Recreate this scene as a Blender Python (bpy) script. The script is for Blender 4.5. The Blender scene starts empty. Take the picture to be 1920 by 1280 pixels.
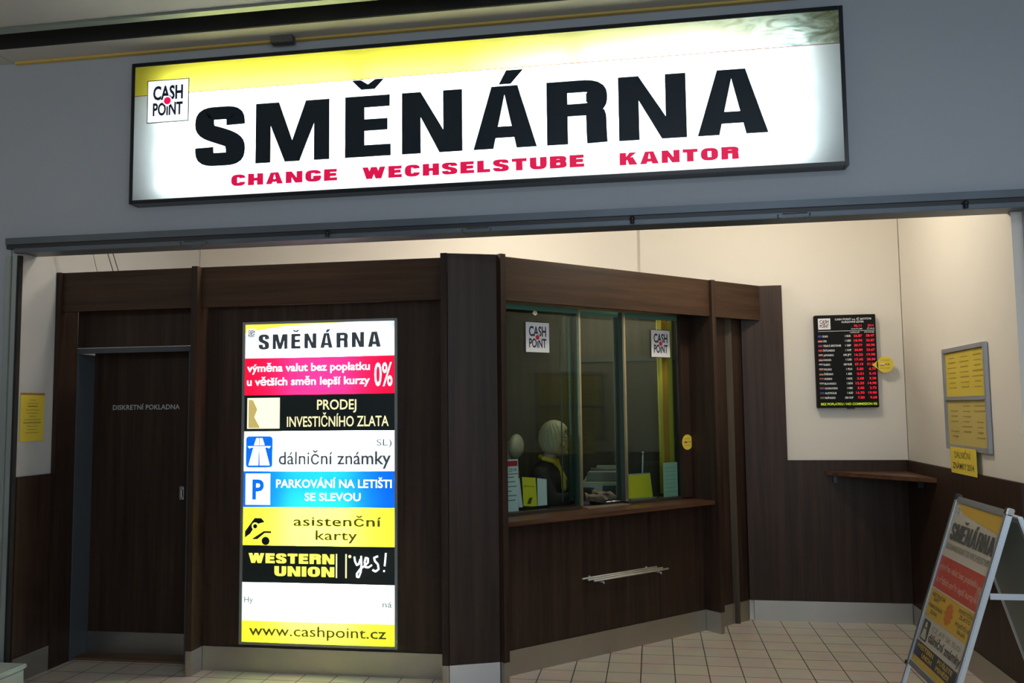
import bpy, bmesh, math, random
from mathutils import Vector, Matrix, Euler
random.seed(7)
SC = bpy.context.scene
COL = SC.collection
PI = math.pi

# ------------------------------------------------------------------ helpers
def lin(r, g, b):
    f = lambda c: (c/255/12.92) if c/255 <= .04045 else ((c/255+.055)/1.055)**2.4
    return (f(r), f(g), f(b), 1)

def newmat(name):
    m = bpy.data.materials.new(name); m.use_nodes = True
    nt = m.node_tree
    return m, nt, nt.nodes['Principled BSDF']

def mat(name, c, rough=.5, metal=0, emit=None, strength=1, var=0.0, scale=8, spec=.5, bump=0):
    m, nt, b = newmat(name)
    if len(c) == 3: c = (*c, 1)
    b.inputs['Base Color'].default_value = c
    b.inputs['Roughness'].default_value = rough
    b.inputs['Metallic'].default_value = metal
    b.inputs['Specular IOR Level'].default_value = spec
    if emit:
        b.inputs['Emission Color'].default_value = emit
        b.inputs['Emission Strength'].default_value = strength
    if var or bump:
        tc = nt.nodes.new('ShaderNodeTexCoord'); nz = nt.nodes.new('ShaderNodeTexNoise')
        nz.inputs['Scale'].default_value = scale; nz.inputs['Detail'].default_value = 4
        nt.links.new(tc.outputs['Object'], nz.inputs['Vector'])
        if var:
            mx = nt.nodes.new('ShaderNodeMix'); mx.data_type = 'RGBA'
            mx.inputs[6].default_value = tuple(x*(1-var) for x in c[:3])+(1,)
            mx.inputs[7].default_value = tuple(min(1, x*(1+var)) for x in c[:3])+(1,)
            nt.links.new(nz.outputs['Fac'], mx.inputs[0]); nt.links.new(mx.outputs[2], b.inputs['Base Color'])
        if bump:
            bp = nt.nodes.new('ShaderNodeBump'); bp.inputs['Strength'].default_value = bump; bp.inputs['Distance'].default_value = .002
            nt.links.new(nz.outputs['Fac'], bp.inputs['Height']); nt.links.new(bp.outputs['Normal'], b.inputs['Normal'])
    return m

def wood(name, horizontal=False, a=(.022, .0125, .0085), c=(.052, .029, .019), rough=.45):
    m, nt, b = newmat(name)
    tc = nt.nodes.new('ShaderNodeTexCoord'); mp = nt.nodes.new('ShaderNodeMapping')
    mp.inputs['Scale'].default_value = (1.1, 22, 22) if horizontal else (22, 22, .9)
    n1 = nt.nodes.new('ShaderNodeTexNoise'); n1.inputs['Scale'].default_value = 1.0; n1.inputs['Detail'].default_value = 6
    n1.inputs['Roughness'].default_value = .62; n1.inputs['Distortion'].default_value = .25
    cr = nt.nodes.new('ShaderNodeValToRGB')
    cr.color_ramp.elements[0].position = .33; cr.color_ramp.elements[0].color = (*a, 1)
    cr.color_ramp.elements[1].position = .70; cr.color_ramp.elements[1].color = (*c, 1)
    nt.links.new(tc.outputs['Object'], mp.inputs['Vector']); nt.links.new(mp.outputs['Vector'], n1.inputs['Vector'])
    nt.links.new(n1.outputs['Fac'], cr.inputs['Fac']); nt.links.new(cr.outputs['Color'], b.inputs['Base Color'])
    b.inputs['Roughness'].default_value = rough; b.inputs['Specular IOR Level'].default_value = .22
    return m

def translucent(name, c, marble=False):
    """diffusing acrylic of a light box, lit by the tubes behind it"""
    m = bpy.data.materials.new(name); m.use_nodes = True; nt = m.node_tree; nt.nodes.clear()
    o = nt.nodes.new('ShaderNodeOutputMaterial'); t = nt.nodes.new('ShaderNodeBsdfTranslucent'); d = nt.nodes.new('ShaderNodeBsdfDiffuse')
    mx = nt.nodes.new('ShaderNodeMixShader'); mx.inputs[0].default_value = .25
    t.inputs['Color'].default_value = (*c, 1); d.inputs['Color'].default_value = (*[x*.7 for x in c], 1)
    if marble:
        tc = nt.nodes.new('ShaderNodeTexCoord')
        def mp_(scale):
            mp = nt.nodes.new('ShaderNodeMapping'); mp.inputs['Scale'].default_value = scale
            nt.links.new(tc.outputs['Object'], mp.inputs['Vector']); return mp
        mp = mp_((3, 1, 9))
        nz = nt.nodes.new('ShaderNodeTexNoise'); nz.inputs['Scale'].default_value = 1.6; nz.inputs['Detail'].default_value = 5; nz.inputs['Distortion'].default_value = 2.2
        nt.links.new(mp.outputs['Vector'], nz.inputs['Vector'])
        cr = nt.nodes.new('ShaderNodeValToRGB'); cr.color_ramp.elements[0].position = .36; cr.color_ramp.elements[1].position = .62
        cr.color_ramp.elements[0].color = (.10, .15, .17, 1); cr.color_ramp.elements[1].color = (.55, .66, .66, 1)
        nt.links.new(nz.outputs['Fac'], cr.inputs['Fac'])
        # printed fade from yellow (left) to the marbled banknote pattern (right): it is the artwork itself
        sep = nt.nodes.new('ShaderNodeSeparateXYZ'); nt.links.new(tc.outputs['Object'], sep.inputs[0])
        mr = nt.nodes.new('ShaderNodeMapRange'); mr.inputs['From Min'].default_value = 1.1; mr.inputs['From Max'].default_value = 1.85
        nt.links.new(sep.outputs['X'], mr.inputs['Value'])
        m0 = nt.nodes.new('ShaderNodeMix'); m0.data_type = 'RGBA'; m0.inputs[6].default_value = (*c, 1); m0.inputs[7].default_value = (.90, .90, .62, 1)
        r0 = nt.nodes.new('ShaderNodeMapRange'); r0.inputs['From Min'].default_value = .0; r0.inputs['From Max'].default_value = 1.3
        nt.links.new(sep.outputs['X'], r0.inputs['Value']); nt.links.new(r0.outputs['Result'], m0.inputs[0])
        mc = nt.nodes.new('ShaderNodeMix'); mc.data_type = 'RGBA'; nt.links.new(m0.outputs[2], mc.inputs[6])
        nt.links.new(mr.outputs['Result'], mc.inputs[0]); nt.links.new(cr.outputs['Color'], mc.inputs[7])
        nt.links.new(mc.outputs[2], t.inputs['Color'])
    nt.links.new(t.outputs[0], mx.inputs[1]); nt.links.new(d.outputs[0], mx.inputs[2]); nt.links.new(mx.outputs[0], o.inputs[0])
    return m

def glassmat(name, tint=(.86, .93, .90)):
    m = bpy.data.materials.new(name); m.use_nodes = True; nt = m.node_tree; nt.nodes.clear()
    o = nt.nodes.new('ShaderNodeOutputMaterial'); t = nt.nodes.new('ShaderNodeBsdfTransparent'); g = nt.nodes.new('ShaderNodeBsdfGlossy')
    t.inputs['Color'].default_value = (*tint, 1); g.inputs['Roughness'].default_value = .02; g.inputs['Color'].default_value = (.80, .86, .78, 1)
    fr = nt.nodes.new('ShaderNodeFresnel'); fr.inputs['IOR'].default_value = 1.30
    mx = nt.nodes.new('ShaderNodeMixShader')
    nt.links.new(fr.outputs[0], mx.inputs[0]); nt.links.new(t.outputs[0], mx.inputs[1]); nt.links.new(g.outputs[0], mx.inputs[2]); nt.links.new(mx.outputs[0], o.inputs[0])
    return m

class MB:
    def __init__(s): s.bm = bmesh.new()
    def box(s, x0, x1, y0, y1, z0, z1):
        v = [s.bm.verts.new(p) for p in ((x0,y0,z0),(x1,y0,z0),(x1,y1,z0),(x0,y1,z0),(x0,y0,z1),(x1,y0,z1),(x1,y1,z1),(x0,y1,z1))]
        for f in ((3,2,1,0),(4,5,6,7),(0,1,5,4),(1,2,6,5),(2,3,7,6),(3,0,4,7)): s.bm.faces.new([v[i] for i in f])
        return s
    def prism(s, pts, z0, z1):            # plan polygon, counter-clockwise
        n = len(pts); lo = [s.bm.verts.new((x, y, z0)) for x, y in pts]; hi = [s.bm.verts.new((x, y, z1)) for x, y in pts]
        s.bm.faces.new(lo[::-1]); s.bm.faces.new(hi)
        for i in range(n): j = (i+1) % n; s.bm.faces.new((lo[i], lo[j], hi[j], hi[i]))
        return s
    def flat(s, pts, y, t=.001):          # outline in x-z, standing, thickness t towards -y
        n = len(pts); f = [s.bm.verts.new((x, y-t, z)) for x, z in pts]; k = [s.bm.verts.new((x, y, z)) for x, z in pts]
        s.bm.faces.new(f); s.bm.faces.new(k[::-1])
        for i in range(n): j = (i+1) % n; s.bm.faces.new((k[i], k[j], f[j], f[i]))
        return s
    def plane(s, x0, x1, y, z0, z1):
        s.bm.faces.new([s.bm.verts.new(p) for p in ((x0,y,z0),(x1,y,z0),(x1,y,z1),(x0,y,z1))]); return s
    def tube(s, pts, r, n=10, cap=True, r2=None):
        pts = [Vector(p) for p in pts]; rings = []
        for i, p in enumerate(pts):
            a = pts[max(0, i-1)]; b = pts[min(len(pts)-1, i+1)]; d = (b-a).normalized()
            u = d.orthogonal().normalized() if i == 0 else (u - d*u.dot(d)).normalized()
            w = d.cross(u); rr = r if r2 is None else r+(r2-r)*i/(len(pts)-1)
            rings.append([s.bm.verts.new(p+rr*(math.cos(2*PI*k/n)*u+math.sin(2*PI*k/n)*w)) for k in range(n)])
        for A, B in zip(rings, rings[1:]):
            for k in range(n): s.bm.faces.new((A[k], A[(k+1)%n], B[(k+1)%n], B[k]))
        if cap: s.bm.faces.new(rings[0][::-1]); s.bm.faces.new(rings[-1])
        return s
    def ball(s, c, r, seg=16, sc=(1,1,1), rot=None):
        M = Matrix.Translation(c) @ (rot.to_4x4() if rot else Matrix.Identity(4)) @ Matrix.Diagonal((*[r*k for k in sc], 1))
        bmesh.ops.create_uvsphere(s.bm, u_segments=seg, v_segments=seg//2+2, radius=1, matrix=M); return s
    def disc(s, cx, cz, r, y, t=.002, n=36, sx=1):
        return s.flat([(cx+sx*r*math.cos(2*PI*k/n), cz+r*math.sin(2*PI*k/n)) for k in range(n)], y, t)
    def build(s, name, m, parent=None, bevel=0, smooth=False, xf=None):
        bmesh.ops.recalc_face_normals(s.bm, faces=s.bm.faces)
        if bevel: bmesh.ops.bevel(s.bm, geom=[e for e in s.bm.edges if e.is_manifold and e.calc_face_angle(0) > .6], offset=bevel, segments=2, affect='EDGES', clamp_overlap=True)
        if xf is not None: s.bm.transform(xf)
        me = bpy.data.meshes.new(name); s.bm.to_mesh(me); s.bm.free()
        if smooth:
            for p in me.polygons: p.use_smooth = True
        o = bpy.data.objects.new(name, me); COL.objects.link(o)
        if m: me.materials.append(m)
        if parent: o.parent = parent
        return o

def tag(o, label, cat, group=None):
    o['label'] = label; o['category'] = cat
    if group: o['group'] = group
    return o
def thing(name, label, cat, loc=(0,0,0), rz=0, group=None):
    o = bpy.data.objects.new(name, None); COL.objects.link(o); o.empty_display_size = .1
    o.location = loc; o.rotation_euler = (0, 0, rz); return tag(o, label, cat, group)
def struct(o, label=None):
    o['kind'] = 'structure'
    if label: o['label'] = label
    return o
def sempty(name, loc, rz=0, label=None):
    o = bpy.data.objects.new(name, None); COL.objects.link(o); o.location = loc; o.rotation_euler = (0,0,rz)
    return struct(o, label)

# ------------------------------------------------------------------ lettering
_cap = {}
def _textmesh(body, bold, spacing=1.0):
    cu = bpy.data.curves.new('t', 'FONT'); cu.body = body; cu.size = 1; cu.offset = bold; cu.resolution_u = 3; cu.space_character = spacing
    cu.fill_mode = 'FRONT' if hasattr(cu, 'fill_mode') else cu.fill_mode
    ob = bpy.data.objects.new('t', cu); COL.objects.link(ob)
    bpy.context.view_layer.update()
    dg = bpy.context.evaluated_depsgraph_get()
    me = bpy.data.meshes.new_from_object(ob.evaluated_get(dg))
    bpy.data.objects.remove(ob); bpy.data.curves.remove(cu)
    return me
def text(parent, body, x0, x1, zb, cap, m, y, bold=0.0, spacing=1.0, name='lettering', shear=0):
    """real lettering standing in the x-z plane, fitted to x0..x1 and to the cap height"""
    k = round(bold, 3)
    if k not in _cap:
        h = _textmesh('H', bold); _cap[k] = (min(v.co.y for v in h.vertices), max(v.co.y for v in h.vertices))
    lo, hi = _cap[k]
    me = _textmesh(body, bold, spacing)
    xs = [v.co.x for v in me.vertices]; a, b = min(xs), max(xs)
    sx = (x1-x0)/(b-a); sz = cap/(hi-lo)
    for v in me.vertices:
        z = (v.co.y-lo)*sz
        v.co = ((v.co.x-a)*sx+x0+shear*z, y, z+zb)
    me.name = name; me.materials.clear(); me.materials.append(m)
    o = bpy.data.objects.new(name, me); COL.objects.link(o); o.parent = parent
    return o

def bez(P, n=8):
    out = []
    for i in range(0, len(P)-1, 3):
        a, b, c, d = P[i:i+4]
        for k in range(n+1):
            if i and k == 0: continue
            t = k/n; u = 1-t
            out.append((u**3*a[0]+3*u*u*t*b[0]+3*u*t*t*c[0]+t**3*d[0], u**3*a[1]+3*u*u*t*b[1]+3*u*t*t*c[1]+t**3*d[1]))
    return out
def strip(path, v, h, closed=False, gain=None):
    n = len(path); L = []; R = []
    for i, p in enumerate(path):
        a = path[i-1] if (i or closed) else path[0]; b = path[(i+1) % n] if (i < n-1 or closed) else path[-1]
        dx, dy = b[0]-a[0], b[1]-a[1]; l = math.hypot(dx, dy); nx, ny = -dy/l, dx/l
        g = gain(i/(n-1)) if gain else 1
        L.append((p[0]+nx*v/2*g, p[1]+ny*h/2*g)); R.append((p[0]-nx*v/2*g, p[1]-ny*h/2*g))
    return [[L[i], R[i], R[(i+1) % n], L[(i+1) % n]] for i in range(n if closed else n-1)]
def rect(x0, y0, x1, y1): return [(x0,y0),(x1,y0),(x1,y1),(x0,y1)]
def glyph(ch, w, v, h):
    L, R, T, B, m = v/2, w-v/2, 1-h/2, h/2, w/2
    if ch == 'I': return [rect(0,0,w,1)]
    if ch == 'E': return [rect(0,0,v,1), rect(v,0,w,h), rect(v,1-h,w*.98,1), rect(v,.5-h/2+.02,w*.93,.5+h/2+.02)]
    if ch == 'L': return [rect(0,0,v,1), rect(v,0,w,h)]
    if ch == 'T': return [rect(m-v/2,0,m+v/2,1-h), rect(0,1-h,w,1)]
    if ch == 'H': return [rect(0,0,v,1), rect(w-v,0,w,1), rect(v,.5-h/2,w-v,.5+h/2)]
    if ch == 'N': return [rect(0,0,v*.95,1), rect(w-v*.95,0,w,1), [(v*.95,1),(v*.3,1),(w-v*1.15,0),(w-v*.3,0)]]
    if ch == 'M':
        s = v*.80; t = v*.92
        return [rect(0,0,s,1), rect(w-s,0,w,1), [(s*.4,1),(s*.4+t,1),(m+t*.42,0),(m-t*.42,0)][::-1], [(w-s*.4-t,1),(w-s*.4,1),(m+t*.42,0),(m-t*.42,0)][::-1]]
    if ch == 'W':
        t = v*.9; q = w*.3
        f = lambda a, b: [(a,1),(b,0),(b+t,0),(a+t,1)]
        return [f(0, q-t/2), f(m-t/2, q-t/2), f(m-t/2, w-q-t/2), f(w-t, w-q-t/2)]
    if ch == 'A':
        t = v*1.28; b = v*.98; e = .30
        xa = lambda z: b+(m-b)*z/.86
        return [[(0,0),(b,0),(m,.86),(m,1),(m-t/2,1)], [(w-b,0),(w,0),(m+t/2,1),(m,1),(m,.86)], [(xa(.17),.17),(w-xa(.17),.17),(w-xa(.17+h*.95),.17+h*.95),(xa(.17+h*.95),.17+h*.95)]]
    if ch == 'K': return [rect(0,0,v,1), [(v*.9,.30),(v*.9,.62),(w-v*1.15,1),(w-.02,1)][::-1], [(v+.05*(w-v),.50),(w-v*1.2,0),(w+.02,0),(v+.60*(w-v),.66)]]
    if ch in 'RBP':
        k = .44 if ch != 'P' else .40
        lowz = k+h/2
        P = [(L, T), (w*.5, T), (w*.55, T), (w*.62, T), (R, T), (R, (T+lowz)/2+.09), (R, (T+lowz)/2), (R, (T+lowz)/2-.09), (R, lowz), (w*.62, lowz), (w*.55, lowz), (w*.5, lowz), (L, lowz)]
        o = [rect(0,0,v,1)] + strip(bez(P, 6), v, h)
        if ch == 'R':
            Q = [(w*.52, lowz), (w*.8, lowz), (R-.01, lowz-.02), (R-.01, .34), (R-.01, .22), (R-.005, .1), (R, 0)]
            o += strip(bez(Q, 6), v*.96, h)
        if ch == 'B':
            Q = [(L, B), (w*.5, B), (w*.55, B), (w*.64, B), (R+.02, B), (R+.02, .28-.1), (R+.02, .27), (R+.02, .36), (R, lowz), (w*.6, lowz), (w*.55, lowz), (w*.5, lowz), (L, lowz)]
            o += strip(bez(Q, 6), v, h)
        return o
    if ch == 'U': return strip([(L, 1)]+bez([(L, .42), (L, .1), (m-.3*(w-v), B), (m, B), (m+.3*(w-v), B), (R, .1), (R, .42)], 8)+[(R, 1)], v, h)
    if ch == 'O': return strip(bez([(m, T), (m-.34*(w-v), T), (L, .86), (L, .5), (L, .14), (m-.34*(w-v), B), (m, B), (m+.34*(w-v), B), (R, .14), (R, .5), (R, .86), (m+.34*(w-v), T), (m, T)], 8)[:-1], v, h, True)
    if ch in 'CG':
        o = strip(bez([(R, .66), (R, .88), (m+.3*(w-v), T), (m, T), (m-.34*(w-v), T), (L, .86), (L, .5), (L, .14), (m-.34*(w-v), B), (m, B), (m+.3*(w-v), B), (R, .12), (R, .34)], 8), v, h)
        if ch == 'G': o += [rect(w-v, .0+.04, w-v*.35, .5), rect(m, .5-h, w, .5)]
        return o
    if ch == 'S':
        P = [(R, .68), (R, .90), (m+.27*w, T), (m, T), (m-.27*w, T), (L, .9), (L, .725), (L, .57), (m-.18*w, .565), (m, .505), (m+.2*w, .44), (R, .42), (R, .27), (R, .09), (m+.27*w, B), (m, B), (m-.27*w, B), (L, .1), (L, .32)]
        return strip(bez(P, 8), v, h, gain=lambda t: 1+.22*math.exp(-((t-.5)/.13)**2))
    return [rect(0,0,w,1)]
PROP = dict(S=.84, M=1.20, E=.76, N=.97, A=1.0, R=.92, C=.84, H=.9, G=.92, W=1.3, L=.7, T=.8, U=.9, B=.88, K=.95, O=.92, I=.34, P=.84)
def heavy_glyphs(parent, items, zb, cap, m, y, t=.0015, stem=.30, bar=.17, name='lettering'):
    """items: (char, x0, x1, accent) drawn as solid heavy capitals"""
    mb = MB(); n_ = 0
    for ch, x0, x1, acc in items:
        w = (x1-x0)/cap
        bb = bar*1.15 if ch == 'S' and cap > .2 else (bar*.85 if ch == 'S' else bar)
        for poly in glyph(ch, w, stem, bb):
            n_ += 1; mb.flat([(x0+p[0]*cap, zb+p[1]*cap) for p in poly], y-n_*.000012, t)
        cx = (x0+x1)/2
        if acc == 'v':
            a, b = cap*.27, cap*.165
            mb.flat([(cx-a, zb+cap*(1.27)), (cx-a*.45, zb+cap*1.27), (cx, zb+cap*1.19), (cx+a*.45, zb+cap*1.27), (cx+a, zb+cap*1.27), (cx+a*.42, zb+cap*1.11), (cx-a*.42, zb+cap*1.11)], y, t)
        if acc == "'":
            mb.flat([(cx-cap*.09, zb+cap*1.03), (cx+cap*.10, zb+cap*1.03), (cx+cap*.30, zb+cap*1.25), (cx+cap*.03, zb+cap*1.25)], y, t)
    return mb.build(name, m, parent)
def heavy(parent, body, x0, x1, zb, cap, m, y, stem=.30, bar=.17, gap=.2, name='lettering'):
    seq = []; x = 0; i = 0
    acc = {'Ě': ('E', 'v'), 'Á': ('A', "'"), 'Š': ('S', 'v')}
    for ch in body:
        if ch == ' ': x += .45; continue
        c, a = acc.get(ch, (ch, None)); w = PROP.get(c, .9); seq.append((c, x, x+w, a)); x += w+gap
    k = (x1-x0)/(x-gap)
    return heavy_glyphs(parent, [(c, x0+a*k, x0+b*k, ac) for c, a, b, ac in seq], zb, cap, m, y, stem=stem*k/cap if k/cap < 1.6 else stem, bar=bar, name=name)

# ------------------------------------------------------------------ materials
WOOD = wood('walnut_upright_grain')
WOODH = wood('walnut_level_grain_lit', True, (.032, .0165, .009), (.068, .036, .019))  # brighter walnut for the cornice, its lit look put into the colour
WOODL = wood('walnut_counter', True, (.060, .028, .016), (.13, .062, .034), .35)
PAINT = mat('cream_wall_paint', (.74, .70, .63), .85, var=.03, scale=2, spec=.2)
GREY = mat('grey_fascia_paint', (.41, .435, .47), .7, var=.04, scale=1.5, spec=.3)
CEIL = mat('mall_ceiling_paint', (.40, .38, .36), .9, spec=.1)
DARK = mat('dark_slot', (.012, .012, .012), .8)
STEEL = mat('brushed_steel_kick_plate', (.50, .48, .44), .38, 1.0, var=.12, scale=3)
TRACK = mat('galvanised_shutter_steel', (.13, .155, .18), .5, .5, var=.2, scale=4)
TRACKD = mat('dark_shutter_groove', (.05, .052, .055), .5, .5)
ALU = mat('satin_aluminium', (.62, .66, .70), .35, .9)
ALUW = mat('door_frame_grey_steel', (.075, .085, .095), .6, .0, spec=.25)
CHROME = mat('polished_steel', (.75, .72, .65), .22, 1.0)
SATIN = mat('satin_steel_rods', (.62, .58, .48), .5, .55)
BRASS = mat('pale_gold_rail', (.62, .54, .36), .3, .9)
BLACK = mat('black_frame_paint', (.012, .014, .018), .3, spec=.5)
PLBLK = mat('black_plastic', (.01, .01, .012), .35)
INK = mat('black_print', (.010, .020, .030), .45, spec=.3)
GREYINK = mat('faded_grey_print', (.16, .19, .21), .6)
SOFFIT = mat('soffit_board', (.50, .48, .43), .8)
YEL = mat('yellow_strip', (.62, .42, .10), .6)
YPAPER = mat('yellow_paper', (.78, .60, .06), .75, var=.05, scale=6)
NOTICE = mat('notice_yellow_paper', (.56, .43, .05), .75, var=.06, scale=4)
YPAPER2 = mat('pale_yellow_paper', (.50, .40, .12), .75, var=.08, scale=4)
YTAB = mat('bright_yellow_card', (.85, .72, .03), .6)
WPAPER = mat('white_paper', (.80, .82, .82), .7)
GPAPER = mat('pale_green_paper', (.46, .68, .55), .7, var=.06)
REDP = mat('red_print', (.55, .02, .04), .6)
INKP = mat('dark_text_on_paper', (.10, .07, .02), .8)
INKSOFT = mat('brown_text_on_paper', (.36, .27, .04), .8)
WHITEP = mat('white_print', (.85, .85, .85), .6)
PANE = glassmat('counter_glass')
GEDGE = mat('green_glass_edge', (.10, .26, .21), .2)
TUBE = mat('fluorescent_tube', (.9, .9, .9), .5, emit=(.90, 1.0, .97, 1), strength=19)
TUBE2 = mat('fluorescent_tube_tall_box', (.9, .9, .9), .5, emit=(.88, 1.0, .97, 1), strength=60)
INNER = mat('white_lightbox_liner', (.85, .87, .87), .8)
T_WHITE = translucent('backlit_white_acrylic', (.86, .90, .92))
T_YEL = translucent('backlit_yellow_acrylic', (.92, .80, .09), marble=True)
T_YEL2 = translucent('backlit_yellow_film', (.92, .88, .035))
T_RED = translucent('backlit_red_film', (.80, .004, .028))
T_BLUE = translucent('backlit_blue_film', (.003, .075, .62))
T_BLACK = mat('black_film', (.010, .020, .022), .4)
E_RED = mat('backlit_crimson_letters', (.4, .0, .05), .5, emit=(.58, .0, .045, 1), strength=1)
E_WHITE = mat('backlit_white_letters', (.8, .8, .8), .5, emit=(1, 1, 1, 1), strength=1.5)
E_CREAM = mat('backlit_cream_letters', (.8, .8, .6), .5, emit=(.80, .72, .35, 1), strength=1.1)
E_YEL = mat('backlit_yellow_letters', (.8, .8, .1), .5, emit=(.95, .95, .10, 1), strength=1.2)
E_BLUE = mat('backlit_blue_mark', (.0, .1, .7), .5, emit=(.0, .16, .78, 1), strength=.9)
LED = mat('red_led_digits', (.2, .0, .0), .5, emit=(.95, .0, .03, 1), strength=.85)
LEDY = mat('yellow_green_led_strip', (.2, .2, .0), .5, emit=(.45, .60, .0, 1), strength=.8)
LCD = mat('white_board_text', (.6, .6, .57), .6, emit=(.6, .6, .55, 1), strength=.25)
TILE, nt, b = newmat('cream_floor_tiles')
tc = nt.nodes.new('ShaderNodeTexCoord'); mp = nt.nodes.new('ShaderNodeMapping'); br = nt.nodes.new('ShaderNodeTexBrick')
mp.inputs['Location'].default_value = (-.72, -6.42, 0)
br.offset = 0; br.squash = 1
br.inputs['Scale'].default_value = 1; br.inputs['Brick Width'].default_value = .209; br.inputs['Row Height'].default_value = .209
br.inputs['Mortar Size'].default_value = .0035; br.inputs['Mortar Smooth'].default_value = .2
br.inputs['Color1'].default_value = (.72, .64, .52, 1); br.inputs['Color2'].default_value = (.68, .60, .49, 1); br.inputs['Mortar'].default_value = (.07, .055, .04, 1)
nt.links.new(tc.outputs['Object'], mp.inputs['Vector']); nt.links.new(mp.outputs['Vector'], br.inputs['Vector'])
nz = nt.nodes.new('ShaderNodeTexNoise'); nz.inputs['Scale'].default_value = 5; nz.inputs['Detail'].default_value = 5
mx = nt.nodes.new('ShaderNodeMix'); mx.data_type = 'RGBA'; mx.blend_type = 'MULTIPLY'; mx.inputs[0].default_value = .35
nt.links.new(tc.outputs['Object'], nz.inputs['Vector']); nt.links.new(br.outputs['Color'], mx.inputs[6]); nt.links.new(nz.outputs['Color'], mx.inputs[7])
nt.links.new(mx.outputs[2], b.inputs['Base Color']); b.inputs['Roughness'].default_value = .45; b.inputs['Specular IOR Level'].default_value = .3

# ------------------------------------------------------------------ the setting
struct(MB().box(-9, 6, -4, 8, -.1, 0).build('floor', TILE), 'cream square floor tiles with dark grout')
w = struct(MB().box(-9, 6, 4.85, 4.95, 2.775, 4.25).box(-9, -4.025, 4.85, 4.95, 1.272, 2.775).build('wall_front', GREY), 'grey fascia wall above the opening, carrying the big sign')
MB().box(-9, -4.025, 4.85, 4.95, 0, 1.272).build('dado', mat('dark_blue_grey_dado', (.05, .07, .075), .4), w)
MB().box(1.985, 6, 4.85, 4.95, 0, 2.775).build('side_pillar', GREY, w)
struct(MB().prism([(-4.1, 4.955), (-4.02, 4.955), (-4.02, 4.855), (-3.96, 4.855), (-3.96, 7.3), (-4.1, 7.3)], 0, 2.77).box(-4.1, -3.96, 4.955, 7.3, 2.77, 3.3).build('wall_left', mat('left_wall_grey_white', (.52, .52, .50), .85, var=.03, scale=2, spec=.2)), 'pale wall at the left end of the niche')  # left wall toned greyer than the cream back and right walls
struct(MB().box(1.93, 2.1, 4.955, 7.3, 0, 3.3).build('wall_right', PAINT), 'cream right wall of the niche above dark wood panelling')
struct(MB().box(-3.955, 1.925, 7.07, 7.3, 0, 3.3).build('wall_back', PAINT), 'cream back wall of the niche')
struct(MB().box(-3.955, -.10, 7.045, 7.0699, 2.62, 3.3).build('wall_step', PAINT), 'slightly projecting left part of the cream back wall')
struct(MB().box(-4.1, 2.1, 4.955, 7.3, 3.305, 3.4).build('ceiling_niche', PAINT))
struct(MB().box(-9, 6, -4, 4.36, 3.93, 4.2).build('ceiling', CEIL), 'grey hall ceiling in front of the shop')
struct(MB().box(-9, 6, 4.362, 4.415, 3.915, 3.99).build('trim_1', mat('green_grey_metal_edge', (.30, .34, .29), .4, .6)), 'pale metal edge of the ceiling slot')
struct(MB().box(-9, 6, 4.42, 4.64, 4.05, 4.2).box(-9, 6, 4.628, 4.642, 3.932, 4.049).build('trim_2', DARK), 'black slot in the ceiling')
struct(MB().box(-4.04, 6, 4.645, 4.845, 3.93, 4.2).box(-9, -4.045, 4.645, 4.845, 3.93, 4.2).build('trim_3', SOFFIT), 'grey-brown soffit board above the sign')
ys = struct(MB().box(-4.02, 6, 4.815, 4.843, 3.915, 3.929).build('trim_4', YEL), 'thin yellow strip under the soffit')
struct(MB().box(-2.24, -2.10, 4.76, 4.81, 3.885, 3.928).build('trim_5', mat('grey_clip', (.09, .09, .08), .6)), 'dark grey clip on the yellow strip')
# wood panelling and kick plates of the niche
struct(MB().box(1.905, 1.928, 4.96, 7.04, .155, 1.232).build('wall_right_panelling', WOOD), 'dark walnut panelling on the right wall')
struct(MB().box(1.900, 1.928, 4.96, 7.04, 0, .153).build('baseboard_right', STEEL))
struct(MB().box(1.03, 1.925, 7.045, 7.068, .157, 1.232).build('wall_back_panelling', WOOD), 'dark walnut panelling below the rate board')
struct(MB().box(.74, 1.897, 7.040, 7.068, 0, .155).build('baseboard_back', STEEL), 'brushed steel kick plate along the back wall')
struct(MB().box(-3.958, -3.935, 4.86, 5.185, .157, 1.266).build('wall_left_panelling', WOOD), 'dark walnut panelling under the yellow poster')
struct(MB().box(-3.958, -3.930, 4.86, 5.185, 0, .155).build('baseboard_left', STEEL))

# shutter track under the fascia and its left guide rail
tr = thing('shutter_track', 'long galvanised roller shutter track under the grey fascia', 'shutter', (-3.95, 4.80, 2.66))
MB().box(-.08, 6.9, .0, .04, .07, .112).build('top_rail', TRACK, tr, .002)
MB().box(-.08, 6.9, .012, .045, .045, .069).build('groove', TRACKD, tr)
MB().box(-.02, 6.9, .0, .045, .015, .043).build('lower_rail', TRACK, tr, .003)
MB().box(-.02, 6.9, .05, .20, .024, .034).build('underside_plate', TRACK, tr)
for x in (2.07, 3.86, 5.60):
    MB().tube([(x, -.012, .045), (x, -.012, .020)], .012, 12).ball((x, -.012, .048), .015, 12).build('roller_stop', PLBLK, tr, smooth=True)
WIRE = mat('dull_wire', (.10, .10, .09), .5, .3)
for x in (1.21, 2.97, 4.73):
    pts = [(x+.085*math.cos(a*PI/12), -.006, .026+.034*math.sin(a*PI/12)) for a in range(-13, 2)]
    MB().tube(pts, .0028, 6).tube([(x-.06, -.006, .036), (x+.07, -.006, .038)], .0022, 6).build('wire_loop', WIRE, tr, smooth=True)
gr = thing('guide_rail', 'upright pale metal shutter guide rail at the left edge of the opening', 'rail', (-3.975, 4.83, 0))
MB().box(-.048, -.012, -.03, .01, 0, 2.66).box(-.008, .028, -.02, .012, 0, 2.66).build('rail_profile', mat('pale_green_grey_rail', (.36, .40, .37), .45, .3), gr, .003)
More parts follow.
